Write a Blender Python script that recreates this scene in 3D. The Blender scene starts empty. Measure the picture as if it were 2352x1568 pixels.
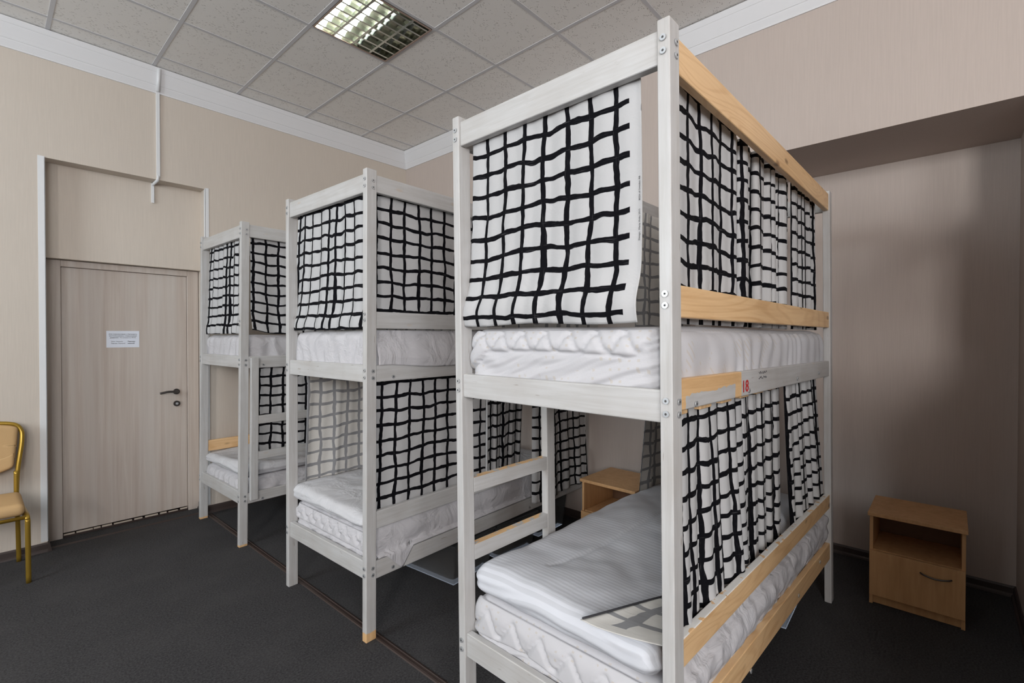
import bpy, bmesh, math, random
from math import sin, cos, pi, radians, exp, sqrt, floor as fl
from mathutils import Vector, Matrix, noise

# ------------------------------------------------------------------ camera, world, light, exposure
SC = bpy.context.scene
COL = SC.collection
SC.view_settings.view_transform = 'Standard'
SC.view_settings.look = 'None'
SC.view_settings.gamma = 1.0
SC.view_settings.use_curve_mapping = False
SC.view_settings.exposure = 0.53
SC.cycles.use_denoising = True
SC.cycles.max_bounces = 10
SC.cycles.diffuse_bounces = 6
SC.cycles.transparent_max_bounces = 12
SC.cycles.caustics_reflective = False
SC.cycles.caustics_refractive = False

CAM_H = 1.512
yaw, pitch, roll = radians(42.30), radians(-0.582), radians(0.025)
F = Vector((cos(yaw)*cos(pitch), sin(yaw)*cos(pitch), sin(pitch)))
R = Vector((sin(yaw), -cos(yaw), 0.0))
U = R.cross(F)
R2 = R*cos(roll) + U*sin(roll); U2 = -R*sin(roll) + U*cos(roll)
cam = bpy.data.cameras.new('camera'); co = bpy.data.objects.new('camera', cam); COL.objects.link(co)
M = Matrix((R2, U2, -F)).transposed().to_4x4(); M.translation = (0, 0, CAM_H)
co.matrix_world = M
cam.sensor_width = 36; cam.lens = 1107.02/2352*36; cam.clip_start = 0.05
SC.camera = co

HC = 3.626          # ceiling height
YW = 4.70           # door wall
XW = 3.33           # far wall
XN = 4.03           # back of the alcove in the far wall
XF = -3.6           # window wall behind the camera
YR = -3.4           # right-hand wall

w = bpy.data.worlds.new('world'); SC.world = w; w.use_nodes = True
w.node_tree.nodes['Background'].inputs[0].default_value = (0.72, 0.82, 1.0, 1)
w.node_tree.nodes['Background'].inputs[1].default_value = 1.0

WINDOWS = [(-2.75, -1.75, 1.90, 3.45), (1.70, 3.60, 1.70, 3.48)]      # y0, y1, z0, z1 in the wall behind the camera
def area(name, loc, rot, sx, sy, power, color):
    l = bpy.data.lights.new(name, 'AREA'); l.shape = 'RECTANGLE'; l.size = sx; l.size_y = sy
    l.energy = power; l.color = color
    o = bpy.data.objects.new(name, l); o.location = loc; o.rotation_euler = rot; COL.objects.link(o); return o
for (a, b, c, d), pw, wc in zip(WINDOWS, (125, 80), ((1.0, 0.97, 0.95), (0.86, 0.95, 1.0))):
    area('window_daylight', (XF-0.12, (a+b)/2, (c+d)/2), (radians(90), 0, radians(-90)), b-a-0.1, d-c-0.1, pw, wc)

WX0, WX1, WZ0, WZ1 = -2.7, -0.9, 1.60, 3.40       # unseen window added in the right-hand wall as side fill
area('window_daylight', ((WX0+WX1)/2, YR-0.10, (WZ0+WZ1)/2), (radians(90), 0, 0), WX1-WX0-0.1, WZ1-WZ0-0.1, 95, (0.97, 0.98, 1.0))  # weaker fill light, added to lift the bed sides

random.seed(7)

# ------------------------------------------------------------------ node helpers
class N:
    def __init__(s, name):
        s.m = bpy.data.materials.new(name); s.m.use_nodes = True
        s.t = s.m.node_tree; s.t.nodes.clear()
        s.out = s.t.nodes.new('ShaderNodeOutputMaterial')
    def n(s, kind, **kw):
        nd = s.t.nodes.new('ShaderNode'+kind)
        ins = kw.pop('ins', {})
        for k, v in kw.items(): setattr(nd, k, v)
        for k, v in ins.items():
            if isinstance(v, bpy.types.NodeSocket): s.t.links.new(v, nd.inputs[k])
            else: nd.inputs[k].default_value = v
        return nd
    def math(s, op, a, b=0.0, c=None, clamp=False):
        ins = {0: a, 1: b}
        if c is not None: ins[2] = c
        nd = s.n('Math', operation=op, use_clamp=clamp, ins=ins); return nd.outputs[0]
    def mix(s, f, a, b):
        nd = s.n('Mix', data_type='RGBA')
        for i, v in ((0, f), (6, a), (7, b)):
            if isinstance(v, bpy.types.NodeSocket): s.t.links.new(v, nd.inputs[i])
            else: nd.inputs[i].default_value = v if i == 0 else (*v[:3], 1)
        return nd.outputs[2]
    def ramp(s, f, lo, hi):
        nd = s.n('MapRange', ins={0: f, 1: lo, 2: hi, 3: 0.0, 4: 1.0}); return nd.outputs[0]
    def obj(s, scale=(1, 1, 1)):
        tc = s.n('TexCoord'); mp = s.n('Mapping', ins={0: tc.outputs['Object'], 3: scale}); return mp.outputs[0]
    def noise(s, vec, scale=5.0, detail=3.0, rough=0.5, dist=0.0):
        return s.n('TexNoise', ins={'Vector': vec, 'Scale': scale, 'Detail': detail, 'Roughness': rough, 'Distortion': dist})
    def bump(s, h, strength=0.2, dist=0.002):
        return s.n('Bump', ins={'Height': h, 'Strength': strength, 'Distance': dist}).outputs[0]
    def bsdf(s, color, rough=0.6, normal=None, **kw):
        ins = {'Base Color': color if isinstance(color, bpy.types.NodeSocket) else (*color[:3], 1), 'Roughness': rough}
        if normal: ins['Normal'] = normal
        ins.update(kw)
        b = s.n('BsdfPrincipled', ins=ins); s.t.links.new(b.outputs[0], s.out.inputs[0]); return b
    def sep(s, v): return s.n('SeparateXYZ', ins={0: v}).outputs

def simple(name, col, rough=0.6, **kw):
    a = N(name); a.bsdf(col, rough, **kw); return a.m

def m_paint(axis, name, wood_patch=None):
    """white-washed pine, grain along axis; wood_patch(a, xyz) -> mask where the bare wood shows"""
    a = N(name)
    sc = [28, 28, 28]; sc[axis] = 1.6
    v = a.obj(tuple(sc)); g = a.noise(v, 2.2, 4, 0.6, 0.5)
    v2 = a.obj((1, 1, 1)); big = a.noise(v2, 3.0, 3, 0.6)
    base = a.mix(a.ramp(g.outputs[0], 0.35, 0.75), (0.55, 0.547, 0.543), (0.455, 0.445, 0.43))
    base = a.mix(a.math('MULTIPLY', a.ramp(big.outputs[0], 0.45, 0.8), 0.5), base, (0.38, 0.345, 0.31))
    sc2 = [70, 70, 70]; sc2[axis] = 9
    sp = a.noise(a.obj(tuple(sc2)), 1.0, 2, 0.7)
    base = a.mix(a.math('MULTIPLY', a.ramp(sp.outputs[0], 0.71, 0.76), 0.55), base, (0.22, 0.17, 0.13))
    scv = [9, 9, 9]; scv[axis] = 3.2
    kn = a.n('TexVoronoi', feature='F1', ins={'Vector': a.obj(tuple(scv)), 'Scale': 1.0})
    base = a.mix(a.math('MULTIPLY', a.ramp(kn.outputs[0], 0.10, 0.05), 0.5), base, (0.50, 0.40, 0.30))
    rough = 0.42
    xyz = a.sep(a.n('TexCoord').outputs['Object'])
    pz = a.noise(a.obj((30, 30, 30)), 1.0, 2)
    if wood_patch:
        wv = list(sc); gw = a.noise(a.obj(tuple(sc)), 1.3, 4, 0.6, 1.2)
        wc = a.mix(a.ramp(gw.outputs[0], 0.35, 0.7), (0.78, 0.52, 0.27), (0.62, 0.37, 0.17))
        base = a.mix(wood_patch(a, xyz, pz.outputs[0]), base, wc)
    a.bsdf(base, rough, a.bump(g.outputs[0], 0.25, 0.0015)); return a.m

def m_wood(axis, name, c1=(0.80, 0.54, 0.29), c2=(0.62, 0.36, 0.16), patch=None):
    a = N(name)
    sc = [24, 24, 24]; sc[axis] = 1.1
    v = a.obj(tuple(sc)); dn = a.noise(a.obj((3, 3, 3)), 1.5, 2)
    g = a.noise(v, 1.5, 4, 0.6, 1.5)
    sr = [7, 7, 7]; sr[axis] = 0.8
    rg = a.noise(a.obj(tuple(sr)), 1.0, 1, 0.4, 0.6)
    ring = a.math('SINE', a.math('MULTIPLY', rg.outputs[0], 95.0))
    base = a.mix(a.math('ADD', a.math('MULTIPLY', a.ramp(g.outputs[0], 0.4, 0.68), 0.45), a.math('MULTIPLY', a.ramp(ring, 0.2, 1.0), 0.40)), c1, c2)
    scv = [8, 8, 8]; scv[axis] = 3.0
    kn = a.n('TexVoronoi', feature='F1', ins={'Vector': a.obj(tuple(scv)), 'Scale': 1.3})
    base = a.mix(a.math('MULTIPLY', a.ramp(kn.outputs[0], 0.15, 0.07), 0.8), base, (0.24, 0.12, 0.05))
    if patch:
        xyz = a.sep(a.n('TexCoord').outputs['Object'])
        pz = a.noise(a.obj((30, 30, 30)), 1.0, 2)
        base = a.mix(patch(a, xyz, pz.outputs[0]), base, (0.78, 0.77, 0.74))
    a.bsdf(base, 0.42, a.bump(g.outputs[0], 0.1, 0.001)); return a.m

def fabric(name, back=False):
    a = N(name)
    uv = a.n('TexCoord').outputs['UV']
    s3 = a.sep(uv)
    wob = a.noise(uv, 7.0, 2, 0.5); wc = a.n('SeparateColor', ins={0: wob.outputs[1]}).outputs
    fine = a.noise(uv, 26.0, 2, 0.5); fc = a.n('SeparateColor', ins={0: fine.outputs[1]}).outputs
    def line(c, w1, w2, off, per, hw):
        c = a.math('ADD', c, a.math('MULTIPLY', a.math('SUBTRACT', w1, 0.5), 0.042))
        k = a.math('DIVIDE', a.math('SUBTRACT', c, off), per)
        f = a.math('SUBTRACT', k, a.math('ROUND', k))
        d = a.math('MULTIPLY', a.math('ABSOLUTE', f), per)
        hwv = a.math('ADD', hw, a.math('MULTIPLY', a.math('SUBTRACT', w2, 0.5), 0.006))
        return a.n('MapRange', ins={0: a.math('SUBTRACT', d, hwv), 1: -0.0004, 2: 0.0004, 3: 1.0, 4: 0.0}).outputs[0]
    lu = line(s3[0], wc[0], fc[0], 0.078, 0.092, 0.0090)
    lv = line(s3[1], wc[1], fc[1], 0.030, 0.0745, 0.0085)
    lv = a.math('MULTIPLY', lv, a.math('GREATER_THAN', s3[0], 0.036))
    ink = a.math('MAXIMUM', lu, lv)
    if back:
        weave = a.noise(uv, 60, 2)
        base = a.mix(a.math('MULTIPLY', ink, 0.90), (0.72, 0.705, 0.67), (0.27, 0.275, 0.29))
    else:
        # dry-brush streaks along the strokes
        vu = a.n('Mapping', ins={0: uv, 3: (260, 16, 1)}).outputs[0]
        vv = a.n('Mapping', ins={0: uv, 3: (16, 260, 1)}).outputs[0]
        su = a.ramp(a.noise(vu, 1, 2, 0.6).outputs[0], 0.60, 0.72)
        sv = a.ramp(a.noise(vv, 1, 2, 0.6).outputs[0], 0.60, 0.72)
        st = a.math('MAXIMUM', a.math('MULTIPLY', su, lu), a.math('MULTIPLY', sv, lv))
        inkc = a.mix(a.math('MULTIPLY', st, 0.30), (0.004, 0.004, 0.006), (0.16, 0.155, 0.165))
        base = a.mix(ink, (0.57, 0.57, 0.575), inkc)
    wr = a.noise(uv, 9.0, 4, 0.6, 0.6)
    nrm = a.bump(wr.outputs[0], 0.35, 0.012)
    b = a.n('BsdfPrincipled', ins={'Base Color': base, 'Roughness': 0.9, 'Specular IOR Level': 0.15, 'Normal': nrm})
    tr = a.n('BsdfTranslucent', ins={0: base, 'Normal': nrm})
    mx = a.n('MixShader', ins={0: 0.18, 1: b.outputs[0], 2: tr.outputs[0]})
    a.t.links.new(mx.outputs[0], a.out.inputs[0]); return a.m

def m_cloth(name, col, scale=7.0, strength=0.5, dist=0.012, stripes=None, squares=False):
    a = N(name); v = a.obj()
    n1 = a.noise(v, scale, 4, 0.55, 0.8)
    c = col
    if stripes:
        y = a.sep(a.n('TexCoord').outputs['Object'])[0]
        f = a.math('SINE', a.math('MULTIPLY', y, 2*pi/stripes))
        c = a.mix(a.ramp(f, -0.2, 0.2), tuple(k*0.86 for k in col), col)
    if squares:
        xyz = a.sep(a.n('TexCoord').outputs['Object'])
        cy = a.math('DIVIDE', xyz[1], 0.030); cz = a.math('DIVIDE', a.math('ADD', xyz[2], xyz[0]), 0.030)
        fy = a.math('ABSOLUTE', a.math('SUBTRACT', cy, a.math('ROUND', cy)))
        fz = a.math('ABSOLUTE', a.math('SUBTRACT', cz, a.math('ROUND', cz)))
        sq = a.math('LESS_THAN', a.math('MAXIMUM', fy, fz), 0.15)
        pick = a.ramp(a.noise(a.obj(), 12, 1).outputs[0], 0.5, 0.52)
        c = a.mix(a.math('MULTIPLY', sq, a.math('MULTIPLY', pick, 0.6)), c, (0.50, 0.45, 0.39))
    a.bsdf(c, 0.8, a.bump(n1.outputs[0], strength, dist)); return a.m

def m_wall(name, col):
    a = N(name)
    v = a.obj((160, 160, 5)); n1 = a.noise(v, 1.0, 3, 0.6)
    n2 = a.noise(a.obj((1, 1, 0.35)), 1.2, 3, 0.6)
    c = a.mix(a.ramp(n1.outputs[0], 0.3, 0.7), tuple(k*0.955 for k in col), tuple(k*1.03 for k in col))
    c = a.mix(a.math('MULTIPLY', a.ramp(n2.outputs[0], 0.5, 0.8), 0.25), c, tuple(k*0.9 for k in col))
    a.bsdf(c, 0.75, a.bump(n1.outputs[0], 0.25, 0.001)); return a.m

MAT = {}
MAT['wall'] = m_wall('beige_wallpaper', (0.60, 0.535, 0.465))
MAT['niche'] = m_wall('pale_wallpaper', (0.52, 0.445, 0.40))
MAT['white'] = simple('white_plastic', (0.74, 0.75, 0.76), 0.4)
def cornice_mat():
    a = N('white_cornice'); n1 = a.noise(a.obj((1, 1, 60)), 1.0, 2)
    a.bsdf((0.72, 0.72, 0.73), 0.5, a.bump(n1.outputs[0], 0.2, 0.002)); return a.m
MAT['cornice'] = cornice_mat()
def tile_mat():
    a = N('mineral_fibre_tile')
    v = a.obj((46, 120, 1)); vo = a.n('TexVoronoi', feature='F1', ins={'Vector': v, 'Scale': 1.0, 'Randomness': 1.0})
    nz = a.noise(a.obj((22, 22, 1)), 1.0, 2)
    pit = a.math('MULTIPLY', a.ramp(vo.outputs[0], 0.34, 0.20), a.ramp(nz.outputs[0], 0.48, 0.56))
    c = a.mix(pit, (0.87, 0.855, 0.83), (0.48, 0.46, 0.44))
    a.bsdf(c, 0.9); return a.m
MAT['tile'] = tile_mat()
MAT['tbar'] = simple('grid_bar', (0.62, 0.62, 0.64), 0.9)
def carpet():
    a = N('charcoal_carpet')
    n1 = a.noise(a.obj((1, 1, 1)), 110, 4, 0.8); n2 = a.noise(a.obj((1, 1, 1)), 3, 3, 0.6)
    c = a.mix(a.ramp(n1.outputs[0], 0.38, 0.66), (0.013, 0.0125, 0.0132), (0.066, 0.063, 0.066))
    c = a.mix(a.math('MULTIPLY', a.ramp(n2.outputs[0], 0.45, 0.75), 0.35), c, (0.065, 0.062, 0.062))
    a.bsdf(c, 0.95, a.bump(n1.outputs[0], 0.5, 0.004)); return a.m
MAT['carpet'] = carpet()
MAT['brown'] = simple('dark_brown_skirting', (0.055, 0.040, 0.036), 0.45)
MAT['strip'] = simple('brown_floor_strip', (0.045, 0.030, 0.026), 0.4)
def door_mat():
    a = N('ash_laminate')
    n1 = a.noise(a.obj((38, 38, 1.2)), 1.0, 4, 0.6, 0.4); n2 = a.noise(a.obj((11, 11, 0.3)), 1.0, 2)
    c = a.mix(a.ramp(n1.outputs[0], 0.35, 0.68), (0.53, 0.47, 0.42), (0.44, 0.37, 0.32))
    c = a.mix(a.math('MULTIPLY', a.ramp(n2.outputs[0], 0.45, 0.6), 0.5), c, (0.54, 0.50, 0.46))
    a.bsdf(c, 0.5); return a.m
MAT['door'] = door_mat()
MAT['frame'] = MAT['door']
MAT['dark_metal'] = simple('dark_nickel', (0.10, 0.09, 0.085), 0.35, Metallic=0.8)
MAT['chrome'] = simple('zinc_bolt', (0.62, 0.64, 0.66), 0.35, Metallic=0.7)
MAT['socket'] = simple('bolt_socket', (0.06, 0.06, 0.06), 0.6)
MAT['paper'] = simple('paper', (0.72, 0.76, 0.84), 0.7)
MAT['ink'] = simple('black_ink', (0.03, 0.03, 0.035), 0.7)
MAT['red'] = simple('red_paint', (0.50, 0.03, 0.03), 0.5)
for ax in range(3):
    MAT['p%d' % ax] = m_paint(ax, 'whitewashed_pine_%s' % 'xyz'[ax])
    MAT['w%d' % ax] = m_wood(ax, 'bare_pine_%s' % 'xyz'[ax])
foot = lambda h: (lambda a, xyz, nz: a.ramp(a.math('ADD', xyz[2], a.math('MULTIPLY', nz, 0.012)), h+0.008, h+0.004))
MAT['p_foot'] = m_paint(2, 'whitewashed_pine_worn_foot', foot(0.045))
MAT['p_foot_small'] = m_paint(2, 'whitewashed_pine_chipped_foot', foot(0.016))
def patch18(a, xyz, nz):
    # bare wood near the foot post, repainted in a rough rectangle
    e = a.math('MULTIPLY', a.math('SUBTRACT', nz, 0.5), 0.02)
    x = a.math('ADD', xyz[0], e); z = a.math('ADD', xyz[2], e)
    inw = a.math('LESS_THAN', xyz[0], 0.535)
    box = a.math('MULTIPLY', a.math('MULTIPLY', a.math('GREATER_THAN', x, 0.085), a.math('LESS_THAN', x, 0.475)), a.math('LESS_THAN', z, 1.352))
    return a.math('MULTIPLY', inw, a.math('SUBTRACT', 1.0, box))
MAT['p_patch'] = m_paint(0, 'pine_with_repainted_patch', patch18)
MAT['rung_worn'] = m_paint(0, 'whitewashed_rung_worn_top', lambda a, xyz, nz: a.math('MULTIPLY', a.ramp(a.n('SeparateXYZ', ins={0: a.n('NewGeometry').outputs['Normal']}).outputs[2], 0.5, 0.9), a.ramp(nz, 0.42, 0.47)))
MAT['w_edge'] = m_wood(0, 'pine_with_painted_edge', patch=lambda a, xyz, nz: a.math('MULTIPLY', a.math('LESS_THAN', a.math('SUBTRACT', a.math('ADD', a.math('MULTIPLY', xyz[0], 0.0), 1.0), a.n('SeparateXYZ', ins={0: a.n('NewGeometry').outputs['Normal']}).outputs[2]), 0.35), a.math('GREATER_THAN', nz, 0.38)))
MAT['fab'] = fabric('checked_curtain_face'); MAT['fabback'] = fabric('checked_curtain_reverse', True)
MAT['mattress'] = m_cloth('quilted_mattress_cover', (0.54, 0.535, 0.555), 10, 0.3, 0.006, squares=True)
MAT['sheet'] = m_cloth('white_cotton_sheet', (0.54, 0.53, 0.55), 7, 0.8, 0.03)
MAT['duvet'] = m_cloth('striped_satin_duvet', (0.64, 0.655, 0.70), 5, 0.3, 0.012, stripes=0.020)
MAT['duvet_plain'] = m_cloth('plain_white_duvet', (0.61, 0.61, 0.63), 6, 0.7, 0.025)
MAT['beech'] = m_wood(0, 'beech_laminate', (0.50, 0.29, 0.14), (0.43, 0.235, 0.105))
def beech():
    a = N('beech_laminate'); n1 = a.noise(a.obj((60, 60, 60)), 1.0, 3, 0.6); n2 = a.noise(a.obj((30, 30, 3)), 1.0, 3, 0.6)
    c = a.mix(a.ramp(n2.outputs[0], 0.35, 0.7), (0.60, 0.35, 0.165), (0.50, 0.275, 0.12))
    a.bsdf(c, 0.45); return a.m
MAT['beech'] = beech()
MAT['beech_back'] = simple('brown_backboard', (0.16, 0.08, 0.04), 0.6)
MAT['gold'] = simple('gold_painted_steel', (0.40, 0.25, 0.035), 0.3, Metallic=0.6)
MAT['tan'] = m_cloth('tan_upholstery', (0.56, 0.36, 0.17), 30, 0.25, 0.002)
def plastic():
    a = N('clear_storage_plastic')
    a.bsdf((0.13, 0.135, 0.14), 0.75, Alpha=0.40, **{'Specular IOR Level': 0.2}); return a.m
MAT['bin'] = plastic()
MAT['bin_lid'] = simple('grey_plastic_lid', (0.05, 0.053, 0.056), 0.85)
MAT['stuffing'] = m_cloth('folded_linen', (0.09, 0.08, 0.072), 14, 0.5, 0.02)
MAT['mirror'] = simple('mirror_louvre', (0.72, 0.76, 0.72), 0.12, Metallic=1.0)
MAT['tray'] = simple('lamp_tray', (0.30, 0.28, 0.22), 0.25, Metallic=0.8)
def emis(name, col, s):
    a = N(name); e = a.n('Emission', ins={0: (*col, 1), 1: s}); a.t.links.new(e.outputs[0], a.out.inputs[0]); return a.m
MAT['tube_on'] = emis('lit_fluorescent_tube', (0.90, 1.0, 0.94), 38.0)
MAT['tube_off'] = simple('unlit_fluorescent_tube', (0.62, 0.64, 0.60), 0.3)

# ------------------------------------------------------------------ object helpers
def link(name, me, mats, parent=None, smooth=False, recenter=None):
    for m in (mats if isinstance(mats, (list, tuple)) else [mats]): me.materials.append(MAT[m] if isinstance(m, str) else m)
    o = bpy.data.objects.new(name, me); COL.objects.link(o)
    if smooth:
        for p in me.polygons: p.use_smooth = True
    if parent is not None: o.parent = parent
    elif recenter is not False and len(me.vertices):
        xs = [v.co for v in me.vertices]
        c = Vector(((min(v.x for v in xs)+max(v.x for v in xs))/2, (min(v.y for v in xs)+max(v.y for v in xs))/2, min(v.z for v in xs)))
        me.transform(Matrix.Translation(-c)); o.location = c
    return o
def tag(o, label=None, cat=None, group=None, kind=None):
    if label: o['label'] = label
    if cat: o['category'] = cat
    if group: o['group'] = group
    if kind: o['kind'] = kind
    return o
def empty(name, loc, rz=0.0):
    o = bpy.data.objects.new(name, None); o.location = loc; o.rotation_euler = (0, 0, rz); o.empty_display_size = 0.1
    COL.objects.link(o); return o

class MB:
    """collects shapes in one bmesh"""
    def __init__(s): s.bm = bmesh.new()
    def box(s, x0, x1, y0, y1, z0, z1, bev=0.0, mi=0, warp=None, seg=2):
        r = bmesh.ops.create_cube(s.bm, size=1.0)
        vs = r['verts']
        for v in vs:
            v.co = Vector((x0+(v.co.x+.5)*(x1-x0), y0+(v.co.y+.5)*(y1-y0), z0+(v.co.z+.5)*(z1-z0)))
        fs = list({f for v in vs for f in v.link_faces})
        for f in fs: f.material_index = mi
        if bev:
            es = list({e for f in fs for e in f.edges})
            rr = bmesh.ops.bevel(s.bm, geom=es, offset=bev, segments=seg, affect='EDGES', profile=0.6)
            for f in rr['faces']: f.material_index = mi
            vs = list({v for f in rr['faces'] for v in f.verts} | {v for v in vs if v.is_valid})
        if warp:
            for v in vs: v.co = Vector(warp(*v.co))
        return s
    def tube(s, pts, r, n=10, mi=0, sub=6, square=1.0, cap=True):
        P = [Vector(p) for p in pts]
        if sub > 1 and len(P) > 2:
            Q = []
            for i in range(len(P)-1):
                p0 = P[max(0, i-1)]; p1 = P[i]; p2 = P[i+1]; p3 = P[min(len(P)-1, i+2)]
                for k in range(sub):
                    t = k/sub
                    Q.append(0.5*((2*p1)+(-p0+p2)*t+(2*p0-5*p1+4*p2-p3)*t*t+(-p0+3*p1-3*p2+p3)*t**3))
            Q.append(P[-1]); P = Q
        rings = []; up = None
        for i, p in enumerate(P):
            d = (P[min(i+1, len(P)-1)]-P[max(i-1, 0)]).normalized()
            if up is None:
                up = Vector((0, 0, 1)) if abs(d.z) < 0.9 else Vector((1, 0, 0))
            x = d.cross(up).normalized(); up = x.cross(d).normalized()
            ring = []
            for k in range(n):
                a = 2*pi*k/n; cx, cy = cos(a), sin(a)
                if square != 1.0:
                    cx = math.copysign(abs(cx)**square, cx); cy = math.copysign(abs(cy)**square, cy)
                ring.append(s.bm.verts.new(p+x*cx*r+up*cy*r))
            rings.append(ring)
        for a, b in zip(rings, rings[1:]):
            for k in range(n):
                f = s.bm.faces.new((a[k], a[(k+1) % n], b[(k+1) % n], b[k])); f.material_index = mi; f.smooth = True
        if cap:
            s.bm.faces.new(rings[0][::-1]).material_index = mi; s.bm.faces.new(rings[-1]).material_index = mi
        return s
    def prism(s, prof, fn, a0, a1, mi=0):
        """profile (list of 2d) extruded from a0 to a1; fn(p,q,a)->xyz"""
        A = [s.bm.verts.new(fn(p, q, a0)) for p, q in prof]; B = [s.bm.verts.new(fn(p, q, a1)) for p, q in prof]
        n = len(prof)
        for k in range(n): s.bm.faces.new((A[k], A[(k+1) % n], B[(k+1) % n], B[k])).material_index = mi
        s.bm.faces.new(A[::-1]).material_index = mi; s.bm.faces.new(B).material_index = mi
        return s
    def poly(s, pts, mi=0):
        s.bm.faces.new([s.bm.verts.new(p) for p in pts]).material_index = mi; return s
    def build(s, name, mats, parent=None, smooth=False, recenter=None, warp=None, normals=True):
        if normals: bmesh.ops.recalc_face_normals(s.bm, faces=s.bm.faces)
        if warp:
            for v in s.bm.verts: v.co = Vector(warp(*v.co))
        me = bpy.data.meshes.new(name); s.bm.to_mesh(me); s.bm.free()
        return link(name, me, mats, parent, smooth, recenter)
def struct(o): o['kind'] = 'structure'; return o

def slab(name, x0, x1, y0, y1, z0, z1, r, step, mat, fn=None, parent=None, hstep=None, recenter=None):
    """rounded soft box; fn(x,y,z,n)->(x,y,z) shapes it"""
    c0 = (x0, y0, z0); c1 = (x1, y1, z1)
    nn = [max(2, int(round((c1[i]-c0[i])/step))) for i in range(3)]
    if hstep: nn[2] = max(3, int(round((z1-z0)/hstep)))
    verts = []; idx = {}
    def V(i, j, k):
        key = (i, j, k)
        if key in idx: return idx[key]
        p = Vector((x0+(x1-x0)*i/nn[0], y0+(y1-y0)*j/nn[1], z0+(z1-z0)*k/nn[2]))
        q = Vector((min(max(p.x, x0+r), x1-r), min(max(p.y, y0+r), y1-r), min(max(p.z, z0+r), z1-r)))
        d = p-q
        n = d.normalized() if d.length > 1e-9 else Vector((0, 0, 1))
        p2 = q+n*r
        if fn: p2 = Vector(fn(p2.x, p2.y, p2.z, n))
        idx[key] = len(verts); verts.append(p2); return idx[key]
    faces = []
    a, b, c = nn
    for i in range(a):
        for j in range(b):
            faces.append((V(i, j, c), V(i+1, j, c), V(i+1, j+1, c), V(i, j+1, c)))
            faces.append((V(i, j, 0), V(i, j+1, 0), V(i+1, j+1, 0), V(i+1, j, 0)))
    for i in range(a):
        for k in range(c):
            faces.append((V(i, 0, k), V(i+1, 0, k), V(i+1, 0, k+1), V(i, 0, k+1)))
            faces.append((V(i, b, k), V(i, b, k+1), V(i+1, b, k+1), V(i+1, b, k)))
    for j in range(b):
        for k in range(c):
            faces.append((V(0, j, k), V(0, j, k+1), V(0, j+1, k+1), V(0, j+1, k)))
            faces.append((V(a, j, k), V(a, j+1, k), V(a, j+1, k+1), V(a, j, k+1)))
    me = bpy.data.meshes.new(name); me.from_pydata(verts, [], faces); me.update()
    return link(name, me, mat, parent, True, recenter)

def sheet(name, P, ns, nt, mats, thick=0.0016, uvf=None, parent=None, recenter=None, rev=False):
    """cloth surface P(s,t), s along the width, t from top to bottom; uv in metres"""
    verts = []; faces = []
    for j in range(nt+1):
        for i in range(ns+1): verts.append(Vector(P(i/ns, j/nt)))
    for j in range(nt):
        for i in range(ns):
            a = j*(ns+1)+i; q = (a, a+ns+1, a+ns+2, a+1); faces.append(q[::-1] if rev else q)
    me = bpy.data.meshes.new(name); me.from_pydata(verts, [], faces); me.update()
    uvl = me.uv_layers.new(name='UVMap')
    # arc lengths in metres
    jm = nt//2; su = [0.0]
    for i in range(ns):
        su.append(su[-1]+(verts[jm*(ns+1)+i+1]-verts[jm*(ns+1)+i]).length)
    im = ns//2; sv = [0.0]
    for j in range(nt):
        sv.append(sv[-1]+(verts[(j+1)*(ns+1)+im]-verts[j*(ns+1)+im]).length)
    H = sv[-1]
    for p in me.polygons:
        for li in p.loop_indices:
            vi = me.loops[li].vertex_index; i = vi % (ns+1); j = vi//(ns+1)
            u, v = su[i], H-sv[j]
            if uvf: u, v = uvf(u, v, su[-1], H)
            uvl.data[li].uv = (u, v)
    o = link(name, me, mats, parent, True, recenter)
    sm = o.modifiers.new('thickness', 'SOLIDIFY'); sm.thickness = thick; sm.offset = 0.0
    if len(mats) > 1 and not isinstance(mats, str): sm.material_offset = 1; sm.material_offset_rim = 1
    return o

def text_mesh(body, size, fn, name, mat, parent=None, align='LEFT', bold=0.0, space=1.0):
    cu = bpy.data.curves.new('t', 'FONT'); cu.body = body; cu.size = size; cu.align_x = align; cu.offset = bold; cu.space_character = space
    cu.resolution_u = 3
    t = bpy.data.objects.new('t', cu); COL.objects.link(t)
    dg = bpy.context.evaluated_depsgraph_get()
    me = bpy.data.meshes.new_from_object(t.evaluated_get(dg))
    bpy.data.objects.remove(t); bpy.data.curves.remove(cu)
    me.materials.clear(); me.name = name
    for v in me.vertices: v.co = Vector(fn(v.co.x, v.co.y))
    return link(name, me, mat, parent, False, False)

nz = lambda x, y, z=0.0: noise.noise(Vector((x, y, z)))

# ------------------------------------------------------------------ room
GX, GY = 0.317, 4.446
LX0, LX1, LY0, LY1 = GX+1.2, GX+1.8, GY-1.8, GY-1.2      # lamp cell
# floor
b = MB(); b.poly([(XF, YR, 0), (XN, YR, 0), (XN, YW+0.42, 0), (XF, YW+0.42, 0)])
fo = b.build('floor', 'carpet', recenter=False, normals=False); struct(fo)
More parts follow.
